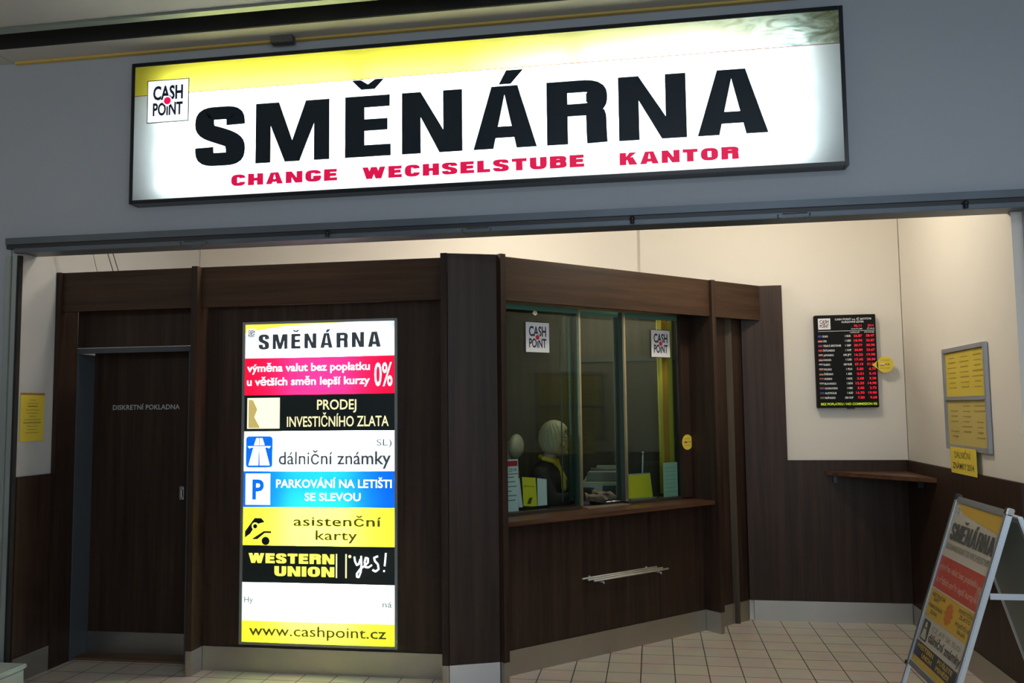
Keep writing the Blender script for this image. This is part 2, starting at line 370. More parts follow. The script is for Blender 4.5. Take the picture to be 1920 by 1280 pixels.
MB().box(.030, .044, -.022, .012, 0, 2.66).build('rubber_lip', DARK, gr)
gp = thing('pull_grip', 'black rounded grip beside the guide rail at the left frame edge', 'handle', (-3.99, 4.74, .80))
MB().ball((-.01, 0, .055), .05, 18, (1.1, .6, .72)).build('upper_grip', PLBLK, gp, smooth=True)
MB().ball((-.03, 0, -.005), .045, 18, (1.1, .6, .55)).build('lower_grip', PLBLK, gp, smooth=True)
MB().box(-.055, -.005, .0, .062, .02, .05).build('mounting_arm', PLBLK, gp)
bx = thing('plastic_box', 'pale greenish box on the floor in the bottom left corner', 'box', (-3.85, 4.62, 0))
MB().box(-.25, .12, -.12, .10, 0, .15).build('box_body', mat('pale_green_plastic', (.45, .52, .46), .5), bx, .008)
MB().box(-.26, .13, -.13, .11, .151, .178).build('lid', mat('pale_green_plastic_lid', (.50, .58, .52), .5), bx, .006)

# ------------------------------------------------------------------ wooden partition
BOT, TOP, COR = .155, 2.61, 2.345
pa = thing('wooden_partition', 'dark walnut booth front with the door and the tall backlit panel, left of the counter', 'partition', (0, 0, 0))
def part(o, name, m, bevel=0): return o.build(name, m, pa, bevel)
# door bay
part(MB().box(-3.957, -3.925, 5.19, 5.38, 0, TOP), 'upright_fin', WOOD)
part(MB().box(-3.925, -2.957, 5.382, 5.40, 2.112, COR+.1), 'panel', WOOD)
part(MB().box(-3.923, -2.957, 5.215, 5.245, COR, TOP), 'cornice_board', WOODH)
part(MB().box(-3.060, -2.957, 5.41, 5.44, 0, 2.11), 'panel', WOOD)
part(MB().box(-2.955, -2.915, 5.16, 5.60, BOT, TOP), 'upright_fin', WOOD)
part(MB().box(-2.955, -2.915, 5.165, 5.60, 0, BOT-.002), 'kick_plate', STEEL)
# light-box bay, panel built around the box opening
bx0, bx1, bz0, bz1 = -2.664, -1.604, .172, 2.248
part(MB().box(-2.913, bx0, 5.31, 5.34, BOT, COR+.1).box(bx1, -1.264, 5.31, 5.34, BOT, COR+.1).box(bx0, bx1, 5.31, 5.34, bz1, COR+.1).box(bx0, bx1, 5.31, 5.34, BOT, bz0), 'panel', WOOD)
part(MB().box(-2.913, -1.264, 5.215, 5.245, COR, TOP), 'cornice_board', WOODH)
part(MB().box(-2.913, -1.264, 5.302, 5.34, 0, BOT-.002), 'kick_plate', STEEL)
part(MB().box(-1.262, -1.222, 5.06, 5.34, BOT, TOP), 'upright_fin', WOOD)
part(MB().box(-1.262, -1.222, 5.066, 5.34, 0, BOT-.002), 'kick_plate', STEEL)
# narrow angled pier between the two fins
part(MB().prism([(-1.220, 5.075), (-.938, 5.185), (-.949, 5.213), (-1.220, 5.107)], BOT, TOP), 'pier_panel', WOOD)
part(MB().prism([(-1.220, 5.072), (-.938, 5.182), (-.949, 5.210), (-1.220, 5.104)], 0, BOT-.002), 'kick_plate', mat('bright_steel_kick_plate', (.62, .64, .68), .3, 1.0))
PB = thing('counter_partition', 'dark walnut booth front set at an angle below and above the serving window', 'partition', (0, 0, 0))
CT = thing('countertop', 'brown wooden serving counter slab under the glass window', 'counter', (0, 0, 0))
# 45 degree counter bay: local frame x = along, -y = out
DF = bpy.data.objects.new
RZ = PI/4; DP = (-.93, 5.42, 0)
MD = Matrix.Translation(DP) @ Matrix.Rotation(RZ, 4, 'Z')
def dpart(o, name, m, bevel=0, par=None):
    ob = o.build(name, m, par or PB, bevel); ob.location = DP; ob.rotation_euler = (0, 0, RZ); return ob
dpart(MB().box(-.170, -.132, -.205, .10, BOT, TOP), 'upright_fin', WOOD)
dpart(MB().box(-.170, -.132, -.200, .10, 0, BOT-.002), 'kick_plate', STEEL)
dpart(MB().box(-.130, 1.80, .0, .03, BOT, .928), 'panel', WOOD)
dpart(MB().box(-.130, 1.80, -.008, .03, 0, BOT-.002), 'kick_plate', STEEL)
dpart(MB().box(-.130, 1.80, -.13, -.10, COR-.01, TOP), 'cornice_board', WOODH)
dpart(MB().box(-.130, 1.80, -.10, .12, COR+.03, COR+.05), 'cornice_soffit', WOODH)
dpart(MB().box(1.802, 1.842, -.155, .20, BOT, TOP), 'upright_fin', WOOD)
dpart(MB().box(1.802, 1.842, -.150, .20, 0, BOT-.002), 'kick_plate', STEEL)
dpart(MB().box(1.844, 2.318, .0, .03, BOT, COR+.1), 'panel', WOOD)
dpart(MB().box(1.844, 2.300, -.008, .03, 0, BOT-.002), 'kick_plate', STEEL)
dpart(MB().box(1.844, 2.425, -.13, -.10, COR-.01, TOP), 'cornice_board', WOODH)
struct(MB().box(.705, 1.025, 7.020, 7.043, BOT+.004, TOP).build('trim_6', WOOD), 'tall dark walnut panel where the booth meets the back wall')
dpart(MB().box(1.712, 1.80, .09, .15, .975, COR+.02), 'window_jamb', WOOD)
co = MB().prism([(-.130, -.135), (1.80, -.135), (1.80, .27), (1.35, .725), (1.08, .725), (1.08, .41), (-.130, .41)], .934, .964)
dpart(co, 'counter_slab', WOODL, .004, CT)
dpart(MB().box(.0, .04, .10, .39, .0, .933), 'support', WOOD, 0, CT); dpart(MB().box(1.70, 1.74, .10, .25, 0, .933), 'support', WOOD, 0, CT)

# booth interior
struct(MB().box(-2.9, .62, 6.92, 6.945, 0, 2.55).build('wall_booth', wood('booth_lining', False, (.048, .036, .023), (.080, .060, .038), .6)), 'olive brown rear wall inside the booth')
struct(MB().prism([(-2.9, 5.36), (-1.25, 5.36), (-.97, 5.45), (.30, 6.75), (.60, 6.92), (-2.9, 6.92)], 2.555, 2.585).build('ceiling_booth', DARK))
dr = sempty('door_2', (0.02, 6.91, 0), 0, 'dark closed door in the rear wall of the booth')
MB().box(-.62, .22, -.02, .0, 0, 2.02).build('door_leaf', wood('booth_door_wood', False, (.035, .026, .014), (.055, .042, .022), .5), dr)
MB().box(-.66, -.625, -.03, .0, 0, 2.06).box(.225, .26, -.03, 0, 0, 2.06).box(-.66, .26, -.03, 0, 2.025, 2.06).build('door_frame', mat('dark_door_frame', (.04, .04, .03), .5), dr)

# the door
d1 = sempty('door_1', (-3.44, 5.56, 0), 0, 'dark walnut door of the private cash desk')
MB().box(-.475, .335, .0, .04, .158, 2.085).build('door_leaf', WOOD, d1)
MB().box(-.475, .335, -.004, .04, .012, .156).build('kick_plate', STEEL, d1)
MB().box(-.495, -.478, -.175, .04, 0, 2.07).box(-.495, .482, -.178, -.15, 2.072, 2.107).box(-.478, .482, -.149, .04, 2.088, 2.105).box(.338, .378, -.16, .04, 0, 2.07).build('door_frame', ALUW, d1)
MB().box(-.476, .336, -.150, -.006, 0, .014).build('threshold', wood('threshold_oak', True, (.10, .055, .03), (.17, .09, .05)), d1)
h = MB().box(.200, .232, -.012, .0, 1.06, 1.15).build('lock_plate', CHROME, d1, .002)
MB().box(.219, .231, -.035, -.012, 1.075, 1.135).build('handle', CHROME, d1, .004)
text(d1, 'DISKRETNÍ POKLADNA', -.325, .185, 1.682, .034, mat('silver_door_lettering', (.42, .45, .46), .45), -.002, .02, 1.05)

# hanging cables
cb = mat('thin_dark_cable', (.03, .03, .025), .6)
for i, (xa, xb, lb) in enumerate(((-3.70, -3.72, 'thin grey cable hanging leftmost above the booth corner'), (-3.645, -3.60, 'middle of the three cables hanging above the booth corner'), (-3.615, -3.56, 'rightmost of the three cables hanging above the booth corner'))):
    pts = [(xa+(xb-xa)*t+.004*math.sin(5*t), 4.97+.32*t, 3.30-(3.30-2.612)*t) for t in [k/10 for k in range(11)]]
    tag(MB().tube(pts, .0028 if i else .0015, 6).build('hanging_cable', cb, smooth=True), lb, 'cable', 'cables above the booth')

# ------------------------------------------------------------------ big sign
sg = thing('lightbox_sign', 'large backlit shop sign with heavy black lettering and a yellow band', 'sign', (-1.04, 4.75, 2.934))
W2, HH = 2.108, .888
MB().box(-W2, -W2+.022, 0, .095, 0, HH).box(W2-.022, W2, 0, .095, 0, HH).box(-W2+.022, W2-.022, 0, .095, 0, .024).box(-W2+.022, W2-.022, 0, .095, HH-.024, HH).build('frame', BLACK, sg, .003)
MB().box(-W2+.023, W2-.023, .086, .095, .025, HH-.025).build('back_panel', INNER, sg)
zb = .679
MB().plane(-W2+.022, W2-.022, .006, .024, zb).build('white_face', T_WHITE, sg)
MB().plane(-W2+.022, W2-.022, .006, zb, HH-.024).build('yellow_band', T_YEL, sg)
MB().box(-W2+.022, W2-.022, .003, .0055, zb-.002, zb+.001).build('thin_red_line', mat('thin_red_line', (.35, .05, .05), .5), sg)
for zt in (.13, .32, .51, .70):
    for cx in (-1.285, 0.0, 1.285):
        MB().tube([(cx-.612, .058, zt), (cx+.612, .058, zt)], .010, 10).build('fluorescent_tube', TUBE, sg, smooth=True)
OX, OZ = 1.04, -2.934
its = [('S', -2.714, -2.393, None), ('M', -2.322, -1.857, None), ('E', -1.759, -1.479, 'v'), ('N', -1.411, -1.05, None), ('A', -.985, -.617, "'"), ('R', -.558, -.214, None), ('N', -.152, .221, None), ('A', .279, .656, None)]
heavy_glyphs(sg, [(c, a+OX, b_+OX, ac) for c, a, b_, ac in its], 3.142+OZ, .366, INK, .004, stem=.325, bar=.19)
for t_, a, b_, z0 in (('CHANGE', -2.476, -1.807, 3.011), ('WECHSELSTUBE', -1.652, -.350, 3.008), ('KANTOR', -.152, .496, 3.004)):
    heavy(sg, t_, a+OX, b_+OX, z0+OZ, .070, E_RED, .004, stem=.36, bar=.27, gap=.16)

E_LOGO = mat('backlit_logo_white', (.75, .78, .8), .5, emit=(.80, .86, .90, 1), strength=1)
NAVY = mat('navy_print', (.015, .02, .06), .5)
LOGORED = mat('logo_red', (.7, .01, .04), .5)
def logo(parent, x0, x1, z0, z1, y, card=None, red=LOGORED, ink=NAVY, edge=True):
    """square CASH POINT card: two words and a red dot between them"""
    w = x1-x0; h = z1-z0; cx = (x0+x1)/2
    if card is None: card = WHITEP
    if edge: MB().box(x0-.004*w/.2, x1+.004*w/.2, y-.0005, y, z0-.004*h/.2, z1+.004*h/.2).build('logo_border', INK, parent)
    c = MB().box(x0, x1, y-.0015, y-.0006, z0, z1).build('logo_card', card, parent)
    text(parent, 'CASH', x0+.13*w, x1-.13*w, z0+.53*h, .34*h, ink, y-.002, .030)
    text(parent, 'POiNT', x0+.13*w, x1-.13*w, z0+.15*h, .31*h, ink, y-.002, .030)
    MB().disc(cx-.01*w, z0+.50*h, .115*w, y-.0022, .0006).build('logo_dot_ring', card, parent)
    MB().disc(cx-.01*w, z0+.50*h, .085*w, y-.003, .0006).build('logo_dot', red, parent)
logo(sg, -3.034+OX, -2.766+OX, 3.439+OZ, 3.699+OZ, .0035, E_LOGO, mat('backlit_red_dot', (.6,0,.05), .5, emit=(.75,0,.08,1), strength=1))

# ------------------------------------------------------------------ tall light box
tb = thing('advertising_lightbox', 'tall narrow backlit panel of stacked advertising strips set in the booth front', 'sign', (-2.1335, 5.30, .172))
MB().box(-.528, -.510, -.008, .16, 0, 2.074).box(.510, .528, -.008, .16, 0, 2.074).box(-.510, .510, -.008, .16, 0, .016).box(-.510, .510, -.008, .16, 2.058, 2.074).build('frame', mat('grey_aluminium_trim', (.30, .32, .31), .45, .6), tb, .002)
MB().box(-.509, .509, .15, .16, .017, 2.057).build('back_panel', INNER, tb)
for cx in (-.17, 0, .17):
    for cz in (.53, 1.54):
        MB().tube([(cx, .095, cz-.46), (cx, .095, cz+.46)], .013, 10).build('fluorescent_tube', TUBE2, tb, smooth=True)
ZB = [2.058, 1.835, 1.593, 1.358, 1.100, .870, .627, .392, .150, .016]
rows = [T_WHITE, T_RED, T_BLACK, T_WHITE, T_BLUE, T_YEL2, T_BLACK, T_WHITE, T_YEL2]
nm = ['white_strip', 'red_strip', 'black_strip', 'white_strip', 'blue_strip', 'yellow_strip', 'black_strip', 'white_strip', 'yellow_strip']
X0, X1 = -.510, .510
for k in range(9): MB().plane(X0, X1, .0, ZB[k+1], ZB[k]).build(nm[k], rows[k], tb)
yy = -.002
GT = mat('grey_backlit_text', (.10, .13, .15), .5)
LT = mat('light_grey_backlit_text', (.30, .35, .36), .5, emit=(.25, .30, .30, 1), strength=.6)
# strip 1
MB().flat([(X0, 2.058), (X0, 2.00), (-.40, 2.025), (-.2, 2.045), (.25, 2.058)], -.0008, .0004).build('yellow_swoosh', mat('backlit_yellow_swoosh', (.8,.7,.05), .5, emit=(.9,.8,.08,1), strength=1), tb)
heavy(tb, 'SMĚNÁRNA', -.415, .418, 1.892, .098, GT, yy, stem=.33, bar=.19, gap=.30)
text(tb, 'CHANGE', -.33, -.24, 1.862, .012, LT, yy); text(tb, 'WECHSELSTUBE', .19, .36, 1.862, .012, LT, yy)
logo(tb, -.498, -.435, 1.965, 2.03, yy, E_LOGO, edge=False)
# strip 2
text(tb, 'výměna valut bez poplatku', -.495, .345, 1.745, .052, E_WHITE, yy, .022)
text(tb, 'u větších směn lepší kurzy', -.495, .345, 1.655, .052, E_WHITE, yy, .022)
text(tb, '0%', .375, .495, 1.640, .150, E_WHITE, yy, .012)
# strip 3
o = MB().box(-.490, -.265, yy-.001, yy, 1.375, 1.575).build('gold_picture', mat('pale_gold_picture', (.8,.75,.5), .5, emit=(.98,.93,.70,1), strength=1, var=.2), tb)
MB().flat([(-.48, 1.38), (-.40, 1.38), (-.44, 1.45), (-.42, 1.50), (-.45, 1.56), (-.48, 1.565)], yy-.0012, .0006).build('gold_bars_mark', mat('gold_bars_mark', (.6,.42,.12), .5, emit=(.62,.48,.16,1), strength=.7), tb)
text(tb, 'PRODEJ', -.010, .255, 1.494, .064, E_CREAM, yy, .012)
text(tb, 'INVESTIČNÍHO ZLATA', -.215, .470, 1.385, .066, E_CREAM, yy, .010)
# strip 4: motorway symbol
def rrect(x0, x1, z0, z1, r, n=5):
    P = []
    for cx, cz, a in ((x1-r, z0+r, -90), (x1-r, z1-r, 0), (x0+r, z1-r, 90), (x0+r, z0+r, 180)):
        P += [(cx+r*math.cos(math.radians(a+90*k/n)), cz+r*math.sin(math.radians(a+90*k/n))) for k in range(n+1)]
    return P
MB().flat(rrect(-.495, -.312, 1.125, 1.325, .02), yy, .0006).build('motorway_symbol', E_BLUE, tb)
q = MB()
q.flat([(-.477, 1.138), (-.409, 1.138), (-.405, 1.25), (-.445, 1.25)], yy-.0008, .0006).flat([(-.399, 1.138), (-.330, 1.138), (-.362, 1.25), (-.402, 1.25)], yy-.0008, .0006)
q.flat([(-.440, 1.268), (-.406, 1.268), (-.406, 1.314), (-.424, 1.314)], yy-.0008, .0006).flat([(-.401, 1.268), (-.366, 1.268), (-.382, 1.314), (-.401, 1.314)], yy-.0008, .0006)
q.flat([(-.484, 1.262), (-.323, 1.262), (-.335, 1.247), (-.350, 1.253), (-.457, 1.253), (-.472, 1.247)], yy-.0008, .0006)
q.build('motorway_drawing', E_WHITE, tb)
text(tb, 'dálniční známky', -.270, .485, 1.142, .085, GREYINK, yy, .018)
text(tb, 'SL)', .390, .490, 1.262, .040, GREYINK, yy)
# strip 5
MB().box(-.495, -.325, yy-.0006, yy, .885, 1.085).build('parking_square', E_WHITE, tb)
text(tb, 'P', -.448, -.368, .918, .13, E_BLUE, yy-.001, .03)
text(tb, 'PARKOVÁNÍ NA LETIŠTI', -.285, .490, .995, .052, E_WHITE, yy, .018)
text(tb, 'SE SLEVOU', -.090, .285, .912, .050, E_WHITE, yy, .018)
# strip 6
OL = mat('olive_text', (.20, .18, .02), .5)
text(tb, 'asistenční', -.165, .425, .752, .062, OL, yy, .018, 1.05)
text(tb, 'karty', -.015, .265, .665, .062, OL, yy, .018, 1.05)
q = MB().flat([(-.495, .715), (-.43, .80), (-.385, .80), (-.36, .775), (-.40, .765), (-.43, .745), (-.46, .70), (-.495, .675)], yy, .0006)
q.flat([(-.45, .665), (-.41, .665), (-.36, .705), (-.315, .705), (-.315, .718), (-.365, .718), (-.41, .69)], yy, .0006).disc(-.353, .655, .027, yy, .0006)
q.build('breakdown_car_drawing', INK, tb)
MB().disc(-.425, .748, .024, yy-.0009, .0004).build('wheel_rim', E_YEL, tb)
MB().disc(-.425, .748, .014, yy-.0016, .0004).build('wheel_hub', INK, tb)
# strip 7
heavy(tb, 'WESTERN', -.468, .112, .515, .062, E_YEL, yy, stem=.34, bar=.25, gap=.12)
heavy(tb, 'UNION', -.290, .112, .435, .062, E_YEL, yy, stem=.34, bar=.25, gap=.12)
MB().box(.122, .131, yy-.001, yy, .430, .580).box(.185, .195, yy-.001, yy, .430, .580).disc(.215, .565, .010, yy, .001).build('yellow_bars', E_CREAM, tb)
yes = [[(.245,.565),(.25,.535),(.262,.512),(.275,.520),(.285,.55)], [(.290,.57),(.292,.52),(.288,.47),(.275,.438),(.262,.440),(.262,.46),(.285,.49),(.315,.51),(.335,.53),(.335,.555),(.32,.56),(.313,.53),(.32,.50),(.34,.50),(.36,.515)],
       [(.40,.57),(.375,.56),(.38,.54),(.40,.52),(.405,.49),(.385,.475),(.365,.485)], [(.452,.59),(.447,.535),(.444,.51)], [(.441,.484),(.440,.474)]]
q = MB()
for p in yes: q.tube([(x, yy-.002, z) for x, z in bez([p[0]]+[c for i in range(1, len(p)) for c in (((p[i-1][0]*2+p[i][0])/3, (p[i-1][1]*2+p[i][1])/3), ((p[i-1][0]+p[i][0]*2)/3, (p[i-1][1]+p[i][1]*2)/3), p[i])], 3)], .0062, 6)
q.build('handwritten_lettering', E_WHITE, tb)
# strip 8, 9
text(tb, 'Hy', -.495, -.435, .265, .036, GT, yy, .004); text(tb, 'ná', .430, .490, .255, .036, GT, yy, .004)
text(tb, 'www.cashpoint.cz', -.460, .455, .060, .066, OL, yy, .012)

# ------------------------------------------------------------------ counter window (45 degrees)
def dthing(name, label, cat, s, off, z, group=None, rz=0):
    p = MD @ Vector((s, -off, z)); return thing(name, label, cat, p, RZ+rz, group)
wi = sempty('window_1', DP, RZ, 'glazed serving window above the counter')
GF = .12
fr = MB().box(-.05, 1.71, GF-.008, GF+.03, 2.352, 2.372)
fr.build('window_rail', BRASS, wi)
MB().box(-.05, .72, GF-.006, GF+.03, .966, .984).box(1.16, 1.71, GF-.006, GF+.03, .966, .984).build('bottom_rail', mat('dark_sill_rail', (.03, .025, .02), .5), wi)
MB().box(.74, 1.135, GF-.05, GF+.04, .9655, .972).build('pass_plate', mat('dull_pass_plate', (.34, .27, .19), .4, .4), wi)
for s, d in ((.722, .06), (1.150, .10)):
    MB().box(s-.008, s+.008, GF-.01, GF+.006, .985, 2.352).build('mullion', BRASS, wi)
    MB().box(s-.010, s+.010, GF+.007, GF+d, .985, 2.352).build('mullion_side', mat('dark_green_mullion', (.05, .065, .055), .4), wi)
for a, b_, yo in ((-.05, .713, .0), (.62, 1.15, .045), (1.159, 1.71, .0)):
    z0 = .985 if yo == 0 else 1.02
    pn = MB().box(a, b_, GF+yo, GF+yo+.006, z0, 2.350).build('pane', PANE, wi)
    MB().box(a, b_, GF+yo-.001, GF+yo+.007, 2.318, 2.351).build('green_top_edge', GEDGE, wi)
MB().box(.655, .709, GF+.052, GF+.060, 1.02, 2.31).build('pane_edge', mat('dark_teal_profile', (.018, .034, .030), .5), wi)
MB().box(.590, .598, GF+.045, GF+.051, 1.02, 2.2).build('pane_edge', mat('soft_green_edge', (.05, .10, .08), .4), wi)
MB().disc(.333, 2.302, .018, GF-.001, .008, 20).build('glass_clamp', CHROME, wi)
def glass_card(label, s0, s1, z0, z1):
    t = dthing('logo_sticker', label, 'sticker', (s0+s1)/2, -GF+.002, z0, 'logo cards on the glass')
    w = (s1-s0)/2
    logo(t, -w, w, 0, z1-z0, 0)
glass_card('square white logo card with red dot on the left glass pane', .257, .455, 2.036, 2.238)
glass_card('square white logo card with red dot on the right glass pane, near the yellow curtain', 1.428, 1.625, 2.034, 2.237)
ov = dthing('round_sticker', 'round yellow sticker on the dark window jamb right of the glass', 'sticker', 1.757, -.088, 1.39)
MB().disc(0, 0, .058, 0, .0012).build('sticker_disc', YPAPER, ov)
MB().box(-.035, -.003, -.0018, -.0013, -.006, .006).build('red_flag', REDP, ov)
text(ov, 'TOP', .004, .036, -.006, .012, INKP, -.0016, .01); text(ov, 'KURZY', -.03, .03, .022, .010, INKSOFT, -.0016, .01); text(ov, 'VÝHODNÉ', -.035, .035, -.030, .010, INKSOFT, -.0016, .01)

# things on the desk behind the glass; desk surface z = .964
ZD = .9645
lf = dthing('price_leaflet', 'white leaflet with a red heading at the left end of the glass', 'leaflet', .14, -.165, ZD)
MB().box(-.085, .075, 0, .003, .02, .36).build('sheet', WPAPER, lf)
MB().box(-.085, .070, -.001, -.0002, .315, .350).build('red_heading', REDP, lf)
MB().box(-.085, .070, -.001, -.0002, .262, .267).build('red_rule', REDP, lf)
text(lf, '2014', -.005, .060, .278, .024, GREYINK, -.001, .01)
for k, (a, b_) in enumerate(((-.03, .04), (-.08, .05), (-.08, .06), (-.08, .02), (-.08, .06), (-.08, .05))):
    MB().box(a, b_, -.001, -.0002, .24-k*.03, .246-k*.03).build('printed_line', GREYINK, lf)
MB().box(-.09, .08, -.012, .03, 0, .02).build('stand', PLBLK, lf)
bh = dthing('brochure_holder', 'small holder with yellow and white brochures fanned behind the left glass', 'brochures', .40, -.24, ZD, rz=.05)
MB().box(-.10, .13, -.02, .05, 0, .03).box(-.10, .13, .045, .05, .03, .17).build('holder', PLBLK, bh)
for nme, m_, x0, x1, a in (('yellow_brochure', YTAB, -.09, .03, .12), ('white_brochure', WPAPER, .035, .12, .18), ('white_brochure', WPAPER, -.125, -.095, .02)):
    o = MB().box(x0, x1, .0, .004, .03, .225).build(nme, m_, bh); o.rotation_euler = (-.18, a*.8, 0)
o = text(bh, 'dálniční známky', -.085, .015, .16, .009, INKP, -.002, .01); o.rotation_euler = (-.18, .1, 0)
o = MB().flat([(-.06, .045), (-.03, .045), (-.01, .09), (-.04, .085)], -.002, .0006).build('car_drawing', INKP, bh); o.rotation_euler = (-.18, .1, 0)
yh = dthing('yellow_card_holder', 'tent holder showing a plain yellow card behind the right glass', 'card holder', 1.43, -.30, ZD, rz=-.10)
MB().box(-.125, .145, 0, .004, .012, .185).build('yellow_card', YTAB, yh).rotation_euler = (-.15, 0, 0)
MB().box(-.135, .150, .005, .008, .008, .195).build('clear_backing', mat('blue_grey_acrylic', (.30, .42, .50), .2), yh).rotation_euler = (-.15, 0, 0)
MB().box(-.14, .15, -.03, .06, 0, .010).build('foot', mat('blue_grey_acrylic_foot', (.20, .30, .36), .3), yh)
ys_ = dthing('yellow_leaflet', 'long yellow leaflet lying flat by the right glass', 'leaflet', 1.36, -.20, ZD)
MB().box(-.12, .14, -.03, .03, 0, .006).build('sheet', YTAB, ys_)
MB().box(-.10, .08, -.02, .0, .0062, .0068).build('printed_line', INKP, ys_)
gs = dthing('green_sheet', 'pale green sheet standing in the right corner of the glass', 'leaflet', 1.64, -.15, ZD)
MB().box(-.085, .065, 0, .004, .012, .275).build('sheet', GPAPER, gs)
MB().box(-.085, .065, -.01, .02, 0, .012).build('foot', mat('clear_foot', (.4, .5, .45), .3), gs)
for k in range(7): MB().box(-.07, .045, -.001, -.0002, .235-k*.03, .239-k*.03).build('printed_line', mat('green_ink', (.28, .45, .36), .7) if k == 0 else bpy.data.materials['green_ink'], gs)
rd = dthing('antenna', 'thin grey upright rod behind the yellow card', 'antenna', 1.57, -.40, ZD)
MB().tube([(0, 0, .012), (.03, .01, .335)], .006, 8).ball((.03, .01, .34), .011, 10).build('rod', mat('grey_rod', (.45, .48, .48), .4), rd, smooth=True)
MB().tube([(0, 0, 0), (0, 0, .012)], .03, 16).build('base', PLBLK, rd)
# cash counting machine
CR = mat('beige_plastic', (.46, .44, .34), .5); CRD = mat('dark_beige_plastic', (.16, .15, .12), .5)
cm = thing('cash_counting_machine', 'beige banknote counting machine on the desk behind the hands', 'machine', (-.375, 6.77, ZD), .0)
o = MB(); bmv = [(-.19, -.09), (.19, -.09), (.19, .12), (-.19, .12)]
o.prism(bmv, 0, .13)
o.build('machine_body', CR, cm, .012)
MB().flat([(-.17, .132), (.17, .132), (.13, .205), (-.13, .205)], .10, .15).build('hopper', CR, cm, .006)
MB().box(-.14, .14, -.085, -.05, .132, .20).build('feed_slot', CRD, cm, .004)
MB().box(-.16, .17, -.098, -.09, .118, .128).build('front_ridge', mat('yellow_plastic_edge', (.55, .52, .22), .5), cm)
MB().box(-.02, .08, -.097, -.0905, .03, .10).build('display', PLBLK, cm)
MB().tube([(-.12, .02, .215), (.12, .02, .215)], .014, 12).build('roller', CRD, cm, smooth=True)
MB().box(-.075, .075, .045, .075, .206, .245).build('banknote_bundle', mat('banknote_paper', (.34, .33, .24), .8, var=.1, scale=30), cm, .003)
tr2 = thing('note_tray', 'shallow dark coin tray under the hands with a shining rim', 'tray', (-.31, 6.36, ZD), .785)
MB().box(-.15, .15, -.08, .08, 0, .018).build('tray_base', PLBLK, tr2, .004)
MB().tube([(-.12, -.065, .024), (.0, -.070, .024), (.12, -.060, .024)], .005, 8).build('rim', CHROME, tr2, smooth=True)
kb = thing('keyboard', 'dark keyboard on the desk in front of the seated person', 'keyboard', (-.56, 6.48, ZD), -PI/2+.15)
MB().box(-.20, .20, -.06, .06, 0, .02).build('keyboard_body', PLBLK, kb, .004)
kk = MB()
for i in range(12):
    for j in range(4): kk.box(-.19+i*.032, -.164+i*.032, -.052+j*.027, -.030+j*.027, .0205, .026)
kk.build('keys', mat('dark_grey_keys', (.03, .03, .03), .5), kb)
# curtain behind the right pane
cu = dthing('yellow_curtain', 'narrow yellow curtain with an orange stripe hanging behind the right glass', 'curtain', 1.69, -.24, 1.0)
def folds(x0, x1, nf, y, mname, m_):
    bm = MB(); n = 40; A = []; B = []
    for i in range(n+1):
        x = x0+(x1-x0)*i/n; yv = y+.012*math.sin(i/n*nf*2*PI)
        A.append(bm.bm.verts.new((x, yv, .0))); B.append(bm.bm.verts.new((x, yv, 1.33)))
    for i in range(n): bm.bm.faces.new((A[i], A[i+1], B[i+1], B[i]))
    o = bm.build(mname, m_, cu, smooth=True); s = o.modifiers.new('thickness', 'SOLIDIFY'); s.thickness = .003; return o
folds(-.08, -.035, 1, 0, 'yellow_cloth', mat('yellow_cloth', (.62, .52, .04), .8))
folds(-.034, .022, 1, 0, 'orange_stripe', mat('orange_cloth', (.60, .27, .02), .8))
folds(.023, .085, 1, 0, 'yellow_cloth', bpy.data.materials['yellow_cloth'])
MB().tube([(-.11, .0, 1.345), (.10, .0, 1.345)], .008, 8).build('curtain_rod', CHROME, cu)

# steel bag rack on the counter front
rk = dthing('bag_rack', 'small steel rod rack for bags mounted low on the booth front', 'rack', .93, 0, .50)
for k, (o_, a, b_) in enumerate(((.035, -.345, .345), (.085, -.338, .352), (.135, -.330, .360))):
    MB().tube([(a, -o_, .028-.0*k), (b_, -o_, .028)], .0065, 10).build('rod', SATIN, rk, smooth=True)
for s in (-.26, .27):
    MB().tube([(s, -.002, .014), (s, -.150, .014)], .005, 8).ball((s, -.150, .010), .009, 10).tube([(s, -.003, .0), (s, -.003, .035)], .009, 8).build('bracket', mat('dull_bracket_steel', (.4, .42, .42), .4, .9) if s < 0 else bpy.data.materials['dull_bracket_steel'], rk, smooth=True)

# ------------------------------------------------------------------ exchange-rate board
eb = thing('exchange_rate_board', 'black electronic exchange rate board with red digits on the cream wall', 'display board', (1.490, 7.0035, 1.637))
MB().box(-.226, .226, 0, .066, 0, .722).build('casing', mat('matt_black_board', (.008, .009, .010), .75, spec=.15), eb, .004)
MB().box(.0, .05, .01, .05, -.010, 0).build('cable_gland', PLBLK, eb)
yb = -.0008
logo(eb, -.202, -.110, .610, .696, yb, None, edge=False)
text(eb, 'CASH POINT a.s. IČ 26777770', -.075, .195, .680, .014, LCD, yb, .02)
text(eb, 'KURZOVNÍ LÍSTEK', -.025, .140, .658, .014, LCD, yb, .02)
text(eb, '06.11', .065, .120, .626, .017, LED, yb, .03); text(eb, '2014', .165, .210, .626, .017, LED, yb, .03)
text(eb, 'DATUM', .045, .125, .606, .009, LCD, yb, .01); text(eb, 'ČAS', .16, .215, .606, .009, LCD, yb, .01)
MB().box(-.203, .215, yb-.001, yb, .594, .597).build('divider', LCD, eb)
text(eb, 'NÁKUP', .035, .105, .578, .009, LCD, yb, .01); text(eb, 'PRODEJ', .14, .21, .578, .009, LCD, yb, .01)
